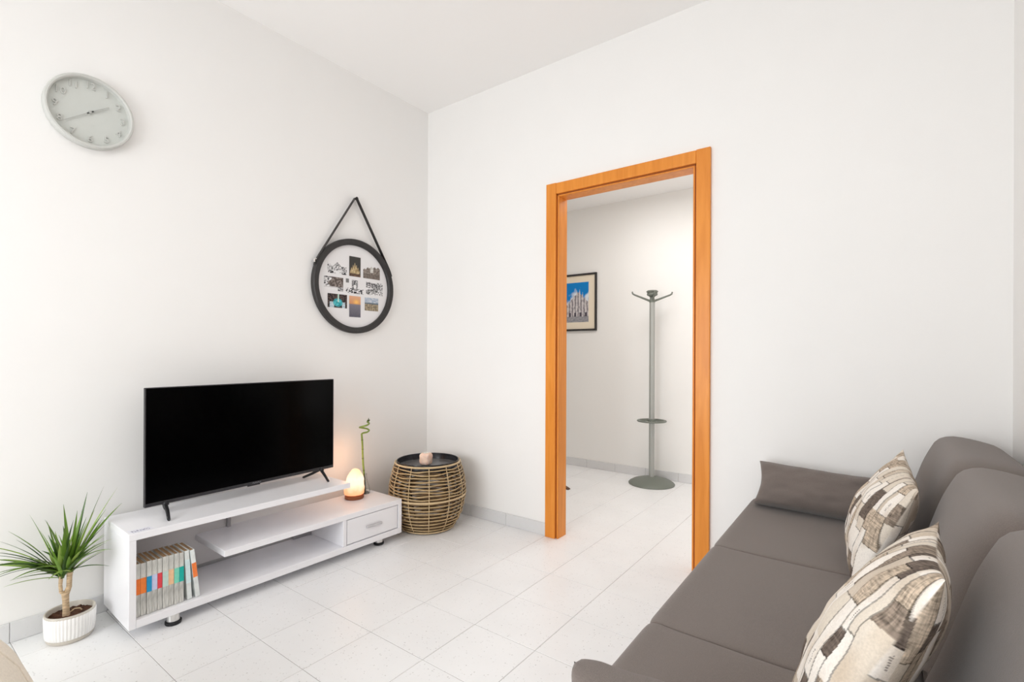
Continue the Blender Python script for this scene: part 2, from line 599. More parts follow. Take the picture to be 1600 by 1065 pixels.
for s_, dx in ((0.16, -.028), (1.22, -.055), (0.16, -.28), (1.22, -.28)):
    ft = MB().lathe([(0, .012), (.024, .012), (.024, .045), (0, .045)], (dx, s_, 0), 24).build('foot', M['chrome'], st, smooth=True)
    MB().lathe([(0, 0), (.0285, 0), (.030, .004), (.030, .012), (.026, .0145), (0, .0145)], (dx, s_, 0), 24).build('rubber_pad', M['rubber'], ft, smooth=True)


def bench_pt(s, dep, z):
    return Vector((0.3738, -1.9325, 0)) + Vector((math.sin(AR), math.cos(AR), 0)) * s + Vector((math.cos(AR), -math.sin(AR), 0)) * (-dep) + Vector((0, 0, z))


# books: upright row in the left bay
book_data = [
    ('orange', (0.86, 0.20, 0.03), 'grey book with an orange spine band, first of the row against the bench side', .0),
    ('orange', (0.90, 0.23, 0.04), 'pale book with a bright orange spine band, second from the bench side', .0),
    ('blue', (0.01, 0.30, 0.58), 'pale grey book with the only blue spine band in the row', .0),
    ('lavender', (0.60, 0.63, 0.85), 'pale book with a faint lavender spine band, between the blue and the red one', .0),
    ('red', (0.75, 0.06, 0.08), 'slim grey book with the only red spine band in the row', .0),
    ('mint', (0.52, 0.68, 0.62), 'pale book with a faint mint spine band, between the red and the peach one', .0),
    ('peach', (0.92, 0.58, 0.34), 'pale book with the peach coloured spine band in the row', .0),
    ('green', (0.20, 0.66, 0.50), 'pale book with a light green spine band, just before the dark teal one', .0),
    ('teal', (0.0, 0.42, 0.36), 'pale book with the dark teal spine band in the row', .0),
    ('cyan', (0.66, 0.80, 0.82), 'pale book with a whitish cyan spine, leaning beside the last orange banded one', .06),
    ('orange', (0.88, 0.22, 0.05), 'last book of the row, leaning, white with an orange spine band', .11),
]
M['cover'] = mat('grey_book_cloth', (0.56, 0.56, 0.53, 1), 0.7, var=0.30, vscale=22, stretch=(1, 6, 1))
M['cover2'] = mat('white_book_cloth', (0.74, 0.78, 0.77, 1), 0.7, var=0.15, vscale=22)
s0 = .0275
for i, (cn, cc, lab, lean) in enumerate(book_data):
    wdt = (.0165, .0195, .0175, .0190, .0165, .0210, .0200, .0180, .0170, .0185, .0175)[i]
    hh = .208 + (.002, .0, .003, .001, .0, .003, .001, .002, .0, .001, .0)[i]
    if i == 9: s0 += .0135
    if i == 10: s0 += .0118
    rt = empty('book', bench_pt(s0 + wdt / 2, .022 + .002 * math.sin(i * 2.3), .0775 + .0008 + (lean * wdt * .5)), -AR, label=lab, cat='book', group='books in the left bay of the television bench')
    rt.rotation_euler = (lean, 0, -AR)
    w2 = wdt / 2 - .0005
    cv = MB().box((-.135, -w2, 0), (0, -w2 + .0018, hh), .0006, 1)
    cv.box((-.135, w2 - .0018, 0), (0, w2, hh), .0006, 1)
    cv.box((-.003, -w2, 0), (.001, w2, hh), .0009, 2)
    cv.build('cover', M['cover2'] if i >= 9 else M['cover'], rt)
    MB().box((-.133, -w2 + .0019, .002), (-.0032, w2 - .0019, hh - .003)).build('page_block', M['pages'], rt)
    bmt = mat(cn + '_spine_band', cc + (1,), 0.55, var=0.08, vscale=50)
    z0_, z1_ = (.088, .150) if i not in (9,) else (.07, .17)
    MB().box((.0008, -w2 - .0002, z0_), (.0016, w2 + .0002, z1_)).build('spine_band', bmt, rt)
    s0 += wdt + .0004
# small paper sticker on the bench top
stk_v, stk_f, stk_c = [], [], []
nx, ny = 60, 26
rs = random.Random(3)
glyph = [[rs.random() > .42 for _ in range(5)] for _ in range(40)]
for j in range(ny + 1):
    for i in range(nx + 1):
        u, v = i / nx, j / ny
        stk_v.append((-.008 - .046 * (1 - v) , .006 + .080 * u, .4196))
        c = (.84, .84, .90)
        if .10 < u < .88 and .28 < v < .74:
            k = int((u - .10) / .76 * 32)
            if k % 5 != 4 and glyph[k][int((.74 - v) / .46 * 5) % 5]:
                c = (.26, .26, .36)
        if .12 < u < .5 and .84 < v < .89: c = (.5, .5, .6)
        stk_c.append(c)
for j in range(ny):
    for i in range(nx):
        a = j * (nx + 1) + i
        stk_f.append((a, a + 1, a + nx + 2, a + nx + 1))
sk = MB().add(stk_v, stk_f).build('sticker', M['photo'], cols=stk_c)
sk.location = st.location
sk.rotation_euler = (0, 0, -AR)
tag(sk, 'small white paper label with bluish print on the near corner of the bench top', 'label')

# ------------------------------------------------------------------ television
A_, B_ = Vector((.212, -1.834, 0)), Vector((.182, -.912, 0))
dd = B_ - A_
tvl = dd.length
tang = math.atan2(-dd.x, dd.y)
tv = empty('television', ((A_.x + B_.x) / 2, (A_.y + B_.y) / 2, .419), tang, label='black flat screen television standing on two splayed feet on the white bench', cat='television')
w = tvl / 2
zb, zt = .049, .558
MB().box((-.013, -w, zb), (-.004, w, zt), .002, 2).build('back_shell', M['black'], tv)
MB().box((-.055, -w * .62, zb + .03), (-.0135, w * .62, zb + .30), .012, 3).build('rear_housing', M['black'], tv, smooth=True)
bz = MB().box((-.0038, -w, zb), (.004, w, zb + .0145), .0015, 1)
bz.box((-.0038, -w, zt - .004), (.003, w, zt), .001, 1)
bz.box((-.0038, -w, zb + .0145), (.003, -w + .004, zt - .004)).box((-.0038, w - .004, zb + .0145), (.003, w, zt - .004))
M['bezel'] = mat('dark_grey_bezel', (0.028, 0.027, 0.030, 1), 0.35)
bz.build('bezel', M['bezel'], tv)
MB().box((-.0038, -w + .004, zb + .0148), (.0012, w - .004, zt - .0042)).build('screen', M['screen'], tv)
MB().box((.001, -.030, zb - .005), (.0045, .034, zb + .001), .001, 1).build('sensor', M['black'], tv)


def text_mesh(body, size, depth=0.001):
    cu = bpy.data.curves.new('lettering', 'FONT')
    cu.body = body
    cu.size = size
    cu.align_x = 'CENTER'
    cu.align_y = 'CENTER'
    cu.extrude = depth
    cu.resolution_u = 3
    o = bpy.data.objects.new('lettering', cu)
    COL.objects.link(o)
    dg = bpy.context.evaluated_depsgraph_get()
    me = bpy.data.meshes.new_from_object(o.evaluated_get(dg))
    bpy.data.objects.remove(o)
    return me


# short illegible silver mark on the lower bezel
lg = MB()
for k in range(7):
    x_ = -.004 + k * .0062
    lg.box((.0041, x_, zb + .0045), (.0046, x_ + .0012, zb + .0105))
    lg.box((.0041, x_, zb + (.0045 if k % 2 else .009)), (.0046, x_ + .0045, zb + (.0058 if k % 2 else .0105)))
lg.build('maker_mark', M['logo'], tv)
for sy in (-1, 1):
    y0 = sy * (w - .078)
    ry = -.058 if sy > 0 else .030
    fo = MB()
    fo.box((-.030, y0 - .010, zb - .006), (.016, y0 + .010, zb + .012), .003, 1)
    fo.tube([(.0, y0, zb - .001), (.050, y0 - .010, .026), (.100, y0 - .024, .0062), (.106, y0 - .025, .0056)], [.0085, .0075, .0065, .0050], 8)
    fo.tube([(-.012, y0, zb - .001), (-.045, y0 + ry * .45, .026), (-.080, y0 + ry * .95, .0062), (-.085, y0 + ry, .0056)], [.0085, .0075, .0065, .0050], 8)
    fo.build('foot', M['black'], tv, smooth=True)

# ------------------------------------------------------------------ salt lamp
lp = bench_pt(1.176, .235, .248)
sl = empty('salt_lamp', lp, 0.4, label='glowing pink salt lamp on a round wooden base, on the lower bench shelf', cat='lamp')
MB().lathe([(0, 0), (.052, 0), (.056, .004), (.056, .018), (.050, .024), (0, .024)], n=36).build('base', M['lampwood'], sl, smooth=True)
bm = bmesh.new()
bmesh.ops.create_icosphere(bm, subdivisions=4, radius=1)
for v in bm.verts:
    z = v.co.z
    t_ = (z + 1) / 2
    prof = max(.0, 1 - (max(0, t_ - .22) / .80) ** 2.3) ** .55 * (1 - .12 * t_)
    if t_ < .22: prof = .93 + .07 * math.sin(t_ / .22 * PI / 2)
    rr = .060 * min(1, prof) / max(.05, math.hypot(v.co.x, v.co.y))
    rr *= min(1.0, math.hypot(v.co.x, v.co.y) / .35)
    n_ = noise.noise(v.co * 2.1) * .10 + noise.noise(v.co * 6) * .035
    v.co = Vector((v.co.x * rr * (1 + n_), v.co.y * rr * (1 + n_), .022 + t_ * .158 + (.004 * n_)))
    v.co.x += .006 * t_
for v in bm.verts:
    v.co.z = max(v.co.z, .0245)
me = bpy.data.meshes.new('salt_crystal')
bm.to_mesh(me)
bm.free()
me.materials.append(M['salt'])
o = bpy.data.objects.new('salt_crystal', me)
COL.objects.link(o)
o.parent = sl
lt = bpy.data.lights.new('salt_glow', 'POINT')
lt.energy = 0.55
lt.color = (1.0, 0.48, 0.22)
lt.shadow_soft_size = 0.06
lo_ = bpy.data.objects.new('salt_glow', lt)
COL.objects.link(lo_)
lo_.location = (lp.x - .02, lp.y + .0, lp.z + .25)
lo_.parent = None

# ------------------------------------------------------------------ glass vase with spiral bamboo
vp = bench_pt(1.281, .275, .248)
gv = MB().lathe([(0, 0), (.026, 0), (.030, .004), (.031, .02), (.024, .05), (.0125, .085), (.0095, .115), (.0115, .122),
                 (.0100, .1225), (.0080, .115), (.0110, .085), (.0225, .05), (.0293, .02), (.0280, .006), (0, .006)], n=32).build('vase', M['glass'], smooth=True, loc=vp)
tag(gv, 'small clear glass bud vase with a narrow neck on the end of the bench', 'vase')
bb_ = empty('lucky_bamboo', vp + Vector((0, 0, .0068)), 0, label='thin green bamboo stalk with a spiral tip rising from the glass vase', cat='plant')
pts = [(.0, 0, 0)]
for k in range(1, 20):
    t_ = k / 19
    pts.append((-.018 * t_ + .002 * math.sin(t_ * 9), -.014 * t_, .365 * t_))
nb = len(pts)
bx_, by_, bz_ = pts[-1]
for k in range(1, 41):
    a = k / 40 * 2 * PI * 1.55
    rr = .030 * min(1, k / 6)
    # spiral seen edge on: loops rise slowly
    pts.append((bx_ + rr * math.sin(a) * .9, by_ + .020 - rr * math.cos(a) * 1.0 * min(1, k / 6) - .020 * (1 - min(1, k / 6)), bz_ + .068 * k / 40))
MB().tube(pts, [.0058] * nb + [.0052] * 40, 8).build('stalk', M['stalk'], bb_, smooth=True)
for t_ in (.05, .20, .42, .60, .76, .9):
    k = int(t_ * (nb - 1))
    p_ = Vector(pts[k])
    MB().lathe([(0, -.003), (.0068, -.002), (.0068, .002), (0, .003)], p_, 10).build('node', M['stalkd'], bb_, smooth=True)
pe = Vector(pts[-1])
for sgn in (-1, 1, 0):
    lf = MB()
    q = [pe + Vector((0, 0, -.002)), pe + Vector((.002 * sgn, .010 + .004 * sgn, .010)), pe + Vector((.004 * sgn, .010 + .006 * sgn, .026 - .012 * abs(sgn)))]
    lf.tube(q, [.005, .005, .0008], 6)
    lf.build('leaf', M['stalkd'], bb_, smooth=True)

# ------------------------------------------------------------------ rattan side table
bc = Vector((.352, -.325, 0))
rt = empty('rattan_side_table', bc, 0, label='round bulging rattan drum side table with a black tray top, in the room corner', cat='side table')


def rprof(z):
    # radius by height
    P_ = [(.012, .168), (.05, .196), (.10, .220), (.16, .236), (.22, .244), (.28, .242), (.33, .233), (.38, .220), (.425, .206)]
    for (a, ra), (b, rb) in zip(P_, P_[1:]):
        if z <= b:
            t_ = max(0, (z - a) / (b - a))
            return ra + (rb - ra) * t_
    return P_[-1][1]


NR = 12
hoops = []
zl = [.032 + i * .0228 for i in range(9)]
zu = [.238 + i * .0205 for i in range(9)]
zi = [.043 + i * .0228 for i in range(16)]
for k, z in enumerate(zl + zu + zi):
    pts = []
    up_ = z > .23
    for i in range(80):
        a = 2 * PI * i / 80
        ph = (NR / 2) * a + (PI if k % 2 else 0)
        wv = .0026 * math.sin(ph) - (.0125 if k >= 18 else 0)
        zz_ = z + (.0030 * math.sin(a * 5 + k * 1.7) + .0012 * math.sin(a * 11 + k) if up_ else .0009 * math.sin(a * 3 + k))
        r = rprof(zz_) + wv
        pts.append((r * math.cos(a), r * math.sin(a), zz_))
    MB().tube(pts, .0046 if k < 18 else .0052, 6, closed=True).build('hoop', M['rattan'] if k >= 18 else M['rattan_mid'], rt, smooth='all')  # inner hoops darker brown, painting in the shade inside the drum
for z, rr in ((.012, .0055), (.2195, .0058), (.425, .0062)):
    pts = [((rprof(z) + .002) * math.cos(2 * PI * i / 80), (rprof(z) + .002) * math.sin(2 * PI * i / 80), z) for i in range(80)]
    MB().tube(pts, rr, 8, closed=True).build('rim_hoop', M['rattan_light'], rt, smooth='all')
a0 = math.radians(-42)
for k in range(NR):
    a = a0 + 2 * PI * k / NR
    pts = []
    for i in range(22):
        z = .012 + (.425 - .012) * i / 21
        r = rprof(z) + .003
        pts.append((r * math.cos(a), r * math.sin(a), z))
    MB().tube(pts, .0029 if k % 2 == 0 else .0024, 6).build('rib', M['rattan_light'], rt, smooth='all')
# inner metal ribs and tray
for k in range(4):
    a = a0 + .5 + 2 * PI * k / 4
    pts = [((rprof(z) - .014) * math.cos(a), (rprof(z) - .014) * math.sin(a), z) for z in [.0 + .04 * i for i in range(11)]]
    MB().tube(pts, .005, 6).build('inner_leg', M['black'], rt, smooth='all')
    MB().lathe([(0, 0), (.010, 0), (.011, .006), (.010, .011), (0, .011)], (.150 * math.cos(a), .150 * math.sin(a), 0), 12).build('foot', M['rubber'], rt)
MB().lathe([(0, .4005), (.1885, .4005), (.1885, .398), (0, .398)], n=64).build('tray_floor', mat('reflection_grey_enamel', (0.10, 0.095, 0.095, 1), 0.32), rt, smooth=True)  # black tray bottom coloured grey to paint in its reflection of the wall
MB().lathe([(0, .398), (.190, .398), (.193, .401), (.195, .436), (.1985, .438), (.199, .431), (.197, .384), (0, .383)], n=72).build('tray', M['tray'], rt, smooth=True)
MB().lathe([(0, .010), (.160, .010), (.165, .014), (0, .016)], n=48).build('base_disc', M['rattan'], rt, smooth=True)

# salt stone candle holder
cp = bc + Vector((-.006, -.012, .4005))
ch = empty('candle_holder', cp, 0.35, label='small pink salt stone tealight holder on the black tray', cat='candle holder')
bm = bmesh.new()
bmesh.ops.create_cube(bm, size=1)
bmesh.ops.subdivide_edges(bm, edges=list(bm.edges), cuts=14, use_grid_fill=True)
for v in bm.verts:
    p_ = v.co * 2
    q = Vector([math.copysign(abs(c), c) for c in p_])
    ln = (abs(q.x) ** 4 + abs(q.y) ** 4 + abs(q.z) ** 4) ** .25
    q = q / ln
    r_xy = math.hypot(q.x, q.y)
    n_ = 1 + noise.noise(q * 1.9) * .08 + noise.noise(q * 6) * .03
    v.co = Vector((q.x * .0365 * n_, q.y * .0365 * n_, .0405 + q.z * .0395))
    if q.z > .8 and r_xy < .55:
        v.co.z -= .014
me = bpy.data.meshes.new('stone')
bm.to_mesh(me)
bm.free()
me.shade_smooth()
me.materials.append(M['candle'])
o = bpy.data.objects.new('stone', me)
COL.objects.link(o)
o.parent = ch
MB().lathe([(0, .062), (.0185, .062), (.019, .068), (.019, .080), (.0175, .080), (.017, .074), (0, .074)], n=24).build('tealight', M['wax'], ch, smooth=True)
MB().tube([(0, 0, .074), (.001, 0, .082)], .0008, 5).build('wick', M['black'], ch)

# ------------------------------------------------------------------ wall clock (axis along x)
ck = empty('wall_clock', (0, -1.9745, 2.143), 0, label='round pale grey wall clock with raised numerals, high on the left wall', cat='clock')
MB().lathe([(0, .001), (.146, .001), (.150, .006), (.150, .036), (.147, .041), (.141, .042), (.1365, .038), (.134, .016)], n=96, axis='x').build('rim', M['clockrim'], ck, smooth=True)
MB().lathe([(0, .0165), (.1345, .0165), (.1345, .012), (0, .012)], n=96, axis='x').build('face', M['clock'], ck, smooth=True)
for k in range(1, 13):
    a = PI / 2 - k * PI / 6
    me = text_mesh(str(k), .039, .0032)
    me.materials.append(M['clockrim'])
    o = bpy.data.objects.new('numeral', me)
    COL.objects.link(o)
    o.parent = ck
    # seen from inside the room the viewer's right is +y
    o.matrix_local = Matrix(((0, 0, 1, .0190), (1, 0, 0, .112 * math.cos(a)), (0, 1, 0, .112 * math.sin(a)), (0, 0, 0, 1)))
M['hand'] = mat('grey_hand', (0.40, 0.41, 0.39, 1), 0.5)
for ang, ln, wd in ((math.atan2(.048, .067), .078, .0032), (math.atan2(-.062, -.083), .104, .0022)):
    q = MB()
    hx, hy = math.cos(ang), math.sin(ang)
    px_, py_ = -hy, hx
    pa = [(.0245, -hx * .014 + px_ * wd, -hy * .014 + py_ * wd), (.0245, -hx * .014 - px_ * wd, -hy * .014 - py_ * wd),
          (.0245, hx * ln - px_ * wd * .5, hy * ln - py_ * wd * .5), (.0245, hx * ln + px_ * wd * .5, hy * ln + py_ * wd * .5)]
    pb = [(x + .0012, y, z) for x, y, z in pa]
    q.add(pa + pb, [(0, 1, 2, 3), (7, 6, 5, 4), (0, 4, 5, 1), (1, 5, 6, 2), (2, 6, 7, 3), (3, 7, 4, 0)])
    q.build('hand', M['hand'], ck)
MB().lathe([(0, .0166), (.0055, .0166), (.0055, .0275), (0, .0285)], n=16, axis='x').build('hub', M['hand'], ck, smooth=True)

# ------------------------------------------------------------------ round photo frame
pf = empty('photo_frame', (0, -.648, 1.553), 0, label='round black framed photo collage hanging from a black strap on the left wall', cat='picture frame')
MB().lathe([(.262, .004), (.300, .004), (.301, .010), (.300, .030), (.295, .035), (.270, .035), (.264, .030), (.262, .022)], n=96, axis='x', closed=True).build('rim', M['blackframe'], pf, smooth=True)
MB().lathe([(0, .012), (.263, .012), (.263, .006), (0, .006)], n=96, axis='x').build('backing', M['paper'], pf, smooth=True)
# strap
NAIL = (.022, 0, .568)
sp_ = MB()


def strap(a, b, wd=.011, th=.0022):
    a, b = Vector(a), Vector(b)
    t_ = (b - a).normalized()
    sx_ = Vector((1, 0, 0))
    nrm = t_.cross(sx_).normalized()
    vs_ = []
    for p_ in (a, b):
        for s1, s2 in ((-1, -1), (1, -1), (1, 1), (-1, 1)):
            vs_.append(p_ + sx_ * wd * s1 + nrm * th * s2)
    return vs_, [(0, 1, 2, 3), (7, 6, 5, 4), (0, 4, 5, 1), (1, 5, 6, 2), (2, 6, 7, 3), (3, 7, 4, 0)]


for sg in (-1, 1):
    v_, f__ = strap((.020, sg * .006, .566), (.020, sg * .2562, .1626))
    MB().add(v_, f__).build('strap', M['leather'], pf)
    arc = []
    for k in range(9):
        a = math.radians(32.4 - k * 1.65)
        arc.append((sg * .3026 * math.cos(a), .3026 * math.sin(a)))
    q = MB()
    vv, ff = [], []
    for (y_, z_) in arc:
        n_ = Vector((y_, z_)).normalized() * .0026
        vv += [(.009, y_, z_), (.031, y_, z_), (.031, y_ + n_.x, z_ + n_.y), (.009, y_ + n_.x, z_ + n_.y)]
    for k in range(8):
        b0 = k * 4
        for e in range(4):
            ff.append((b0 + e, b0 + (e + 1) % 4, b0 + 4 + (e + 1) % 4, b0 + 4 + e))
    ff += [(0, 1, 2, 3), (35, 34, 33, 32)]
    q.add(vv, ff).build('strap', M['leather'], pf)
bk = MB().box((.007, -.2955, .112), (.034, -.2895, .118), .001, 1).box((.007, -.2865, .130), (.034, -.2805, .136), .001, 1).box((.016, -.2925, .114), (.025, -.2845, .134), .001, 1)
bk.build('buckle', M['chrome'], pf)
MB().lathe([(0, .001), (.006, .001), (.006, .030), (.010, .031), (.010, .034), (0, .035)], (0, 0, .562), 16, axis='x').build('hook', M['leather'], pf, smooth=True)


# painted photographs
def paint(name, parent, x, y0, y1, z0, z1, fn, nx=44, ny=30, axis='x', t=.0006):
    vs_, fs, cs = [], [], []
    for j in range(ny + 1):
        for i in range(nx + 1):
            u, v = i / nx, j / ny
            y, z = y0 + (y1 - y0) * u, z0 + (z1 - z0) * v
            vs_.append((x, y, z) if axis == 'x' else (y, x, z))
            cs.append(fn(u, v))
    for j in range(ny):
        for i in range(nx):
            a = j * (nx + 1) + i
            fs.append((a, a + 1, a + nx + 2, a + nx + 1))
    n0 = len(vs_)
    back = [(p_[0] - t, p_[1], p_[2]) if axis == 'x' else (p_[0], p_[1] + t, p_[2]) for p_ in (vs_[0], vs_[nx], vs_[-1], vs_[-1 - nx])]
    vs_ += back
    cs += [(.7, .7, .7)] * 4
    fs.append((n0 + 3, n0 + 2, n0 + 1, n0))
    return MB().add(vs_, fs).build(name, M['photo'], parent, cols=cs)


def nz(u, v, s, k=0):
    return noise.noise(Vector((u * s, v * s, k * 7.3)))


def mixc(a, b, t):
    t = max(0, min(1, t))
    return tuple(a[i] + (b[i] - a[i]) * t for i in range(3))


PAPER = (.80, .79, .80)
INK = (.03, .03, .035)


def ph_tram(u, v):     # black and white street with vehicles along the bottom
    if (u - .17) ** 2 / .018 + (v - .10) ** 2 / .012 < 1 or (u - .85) ** 2 / .016 + (v - .08) ** 2 / .012 < 1:
        return INK if nz(u, v, 14) > -.25 else PAPER
    roof = .60 + .28 * max(0, 1 - abs(u - .5) * 5) + .30 * max(0, .25 - u) * 2
    if v < roof and v > .22:
        return mixc(PAPER, INK, .45 + 1.3 * nz(u, v, 15, 1))
    if v <= .22 and nz(u, v, 10, 4) > .25: return (.4, .4, .4)
    return PAPER


def ph_night(u, v):     # lit cathedral at night
    h = .62 - abs(u - .5) * .75 + .07 * math.sin(u * 42)
    if v < .16: return mixc((.05, .035, .03), (.18, .10, .06), .5 + nz(u, v, 12))
    if v < h and abs(u - .5) < .42: return mixc((.28, .19, .08), (.62, .50, .30), .5 + 1.2 * nz(u, v, 13, 2))
    return (.050, .048, .045)


def ph_church(u, v):
    edge = .62 + .25 * math.sin(min(1, u * 1.6) * PI / 2) + .05 * math.sin(u * 30)
    if v > edge: return PAPER
    if v < .34: return mixc((.11, .09, .08), (.24, .20, .17), .5 + nz(u, v, 16, 5))
    if .42 < u < .60 and v > .45: return mixc((.5, .48, .44), (.75, .73, .7), .5 + nz(u, v, 15, 8))
    return mixc((.10, .08, .07), (.36, .31, .27), .5 + 1.3 * nz(u, v, 13, 3))


def ph_street(u, v):
    if v < .30: return mixc(PAPER, INK, 1.3 * (.28 - abs(v - .24) * 6)) if u < .72 else (mixc(PAPER, INK, .6 + nz(u, v, 9)))
    if u > .30 + .1 * math.sin(v * 9): return mixc((.09, .07, .06), (.33, .28, .26), .35 + 1.4 * nz(u, v, 11, 6))
    return mixc(PAPER, INK, .25 + 2.2 * nz(u, v, 11, 7))


def ph_arch(u, v):
    if v < .34 and nz(u, v, 14, 9) > -.06: return INK
    if .34 < u < .68 and .25 < v < .95:
        if abs(u - .51) < .07 and v < .62: return PAPER
        return mixc(PAPER, INK, .75 + 1.1 * nz(u, v, 18, 9))
    if u < .16 and v > .72: return (.2, .2, .2)
    return PAPER


def ph_canal(u, v):
    if u > .86: return mixc(PAPER, INK, .45 + 1.2 * nz(u, v, 11))
    if v > .72 - .25 * u and v < .97 - .1 * u: return mixc(PAPER, INK, .75 + 1.0 * nz(u, v, 12, 3))
    if v < .55 and abs(v - (.1 + .55 * u)) < .22: return mixc(PAPER, (.1, .1, .1), .62 + 1.2 * nz(u, v, 10, 2))
    if nz(u, v, 10, 5) > .22: return (.2, .2, .2)
    return PAPER


def ph_tower(u, v):
    r = math.hypot((u - .52), (v - .38) * .8)
    if abs(u - .54) < .03 and v > .42: return (.55, .75, .65)
    if .06 < r < .24: return mixc((.02, .24, .28), (.10, .55, .60), .5 + 1.4 * nz(u, v, 9))
    if r <= .06: return (.02, .30, .36)
    if v < .42 and (abs(u - .22) < .12 or abs(u - .82) < .08): return mixc((.3, .42, .5), (.70, .80, .84), .5 + nz(u, v, 14))
    return mixc((.015, .013, .014), (.12, .08, .07), .4 + 1.5 * nz(u, v, 12, 4))


def ph_sunset(u, v):
    if v > .60:
        t_ = (v - .60) / .40
        c = mixc((.62, .28, .12), (.72, .40, .25), t_)
        g = math.exp(-((u - .62) ** 2 / .05 + (v - .72) ** 2 / .012))
        return mixc(c, (.95, .55, .15), g)
    t_ = v / .60
    return mixc(mixc((.10, .10, .13), (.20, .19, .23), t_), (.28, .22, .24), .5 * max(0, nz(u, v, 16)) + (.3 if t_ > .92 else 0))


def ph_city(u, v):
    if v > .62: return mixc((.30, .38, .50), (.60, .63, .68), .5 + 1.2 * nz(u, v * 2, 6))
    if v > .52: return (.12, .16, .20)
    return mixc((.16, .13, .09), (.46, .38, .26), .5 + 1.3 * nz(u, v, 13, 1))


CY, CZ = -.648, 1.553
for (y0, y1, z0, z1, fn) in ((-.844, -.707, 1.618, 1.700, ph_tram), (-.690, -.604, 1.617, 1.744, ph_night), (-.584, -.450, 1.617, 1.706, ph_church),
                             (-.868, -.733, 1.512, 1.597, ph_street), (-.714, -.581, 1.508, 1.598, ph_arch), (-.561, -.426, 1.511, 1.596, ph_canal),
                             (-.842, -.705, 1.408, 1.493, ph_tower), (-.689, -.603, 1.357, 1.492, ph_sunset), (-.571, -.462, 1.406, 1.492, ph_city)):
    paint('photo', pf, .0132, y0 - CY, y1 - CY, z0 - CZ, z1 - CZ, fn)

# ------------------------------------------------------------------ hall: framed picture and coat stand
hp = empty('framed_picture', (.268, HY, 1.64), 0, label='black framed picture of a gothic cathedral under blue sky on the hall wall', cat='picture frame')
hw, hhh = .237, .285
fr = MB()
for lo, hi in (((-hw, -.022, -hhh), (hw, -.001, -hhh + .018)), ((-hw, -.022, hhh - .018), (hw, -.001, hhh)), ((-hw, -.022, -hhh + .018), (-hw + .018, -.001, hhh - .018)), ((hw - .018, -.022, -hhh + .018), (hw, -.001, hhh - .018))):
    fr.box(lo, hi, .001, 1)
fr.build('rim', M['blackframe'], hp)
MB().box((-hw + .017, -.010, -hhh + .017), (hw - .017, -.004, hhh - .017)).build('mount', M['cream'], hp)


def ph_cath(u, v):
    if v < .14: return mixc((.22, .22, .25), (.38, .37, .38), .5 + nz(u, v * 3, 12))
    # pointed facade, highest in the middle, with pinnacles
    base = .48 + .30 * max(0, 1 - abs(u - .62) * 2.4)
    sp = .10 * max(0, math.cos(u * 2 * PI * 9)) ** 3
    if v < base + sp - .02:
        col = mixc((.22, .20, .22), (.66, .62, .62), .5 + .9 * math.cos(u * 2 * PI * 9) * .6 + .9 * nz(u, v, 16, 3))
        if v < .24 and abs((u * 5) % 1 - .5) < .2: col = (.08, .07, .09)
        return col
    cl = nz(u, v * 1.6, 3.2, 2) + .5 * nz(u, v, 8, 3) + (.55 - v) * 1.6
    return mixc((.005, .21, .58), (.70, .76, .82), cl * 2.2 + .35)


paint('print', hp, -.0108, -.152, .148, -.198, .200, ph_cath, 90, 110, axis='y', t=.0005)

cs = empty('coat_stand', (1.138, 1.580, 0), 0, label='grey green coat stand with a domed base and umbrella ring in the hall', cat='coat stand')
MB().lathe([(0, 0), (.193, 0), (.195, .006), (.188, .014), (.160, .030), (.110, .046), (.06, .058), (.03, .063), (0, .064)], n=64).build('base', M['green_metal'], cs, smooth=True)
MB().lathe([(0, .063), (.0235, .063), (.0235, 1.575), (0, 1.575)], n=28).build('pole', M['pole'], cs, smooth=True)
MB().lathe([(0, 1.575), (.025, 1.575), (.027, 1.592), (.020, 1.605), (.018, 1.622), (.034, 1.632), (.044, 1.638), (.046, 1.650), (.041, 1.657), (.048, 1.664), (.050, 1.672), (.040, 1.680), (0, 1.683)], n=32).build('knob', M['green_metal'], cs, smooth=True)
ra = yaw
for k in range(4):
    a = ra + PI / 2 * k
    cx_, cy_ = math.cos(a), math.sin(a)
    L_ = 1.0 if k % 2 == 0 else .38
    pts = [(cx_ * .018, cy_ * .018, 1.588), (cx_ * .075 * L_ + cx_ * .01, cy_ * .075 * L_ + cy_ * .01, 1.614), (cx_ * .145 * L_ + cx_ * .008, cy_ * .145 * L_ + cy_ * .008, 1.640), (cx_ * .162 * L_ + cx_ * .008, cy_ * .162 * L_ + cy_ * .008, 1.650), (cx_ * .166 * L_ + cx_ * .008, cy_ * .166 * L_ + cy_ * .008, 1.668)]
    MB().tube(pts, [.010, .0085, .0075, .0075, .0065], 8).build('hook', M['green_metal'], cs, smooth=True)
q = MB().lathe([(.100, .540), (.122, .540), (.126, .546), (.122, .552), (.104, .552), (.100, .546)], n=56, closed=True)
q.build('umbrella_ring', M['green_metal'], cs, smooth=True)
for k in range(4):
    a = .3 + k * PI / 2
    MB().tube([(.022 * math.cos(a), .022 * math.sin(a), .546), (.104 * math.cos(a), .104 * math.sin(a), .546)], .006, 6).build('ring_arm', M['green_metal'], cs)
MB().lathe([(.0236, .528), (.034, .530), (.034, .562), (.0236, .564)], n=24).build('collar', M['green_metal'], cs, smooth=True)

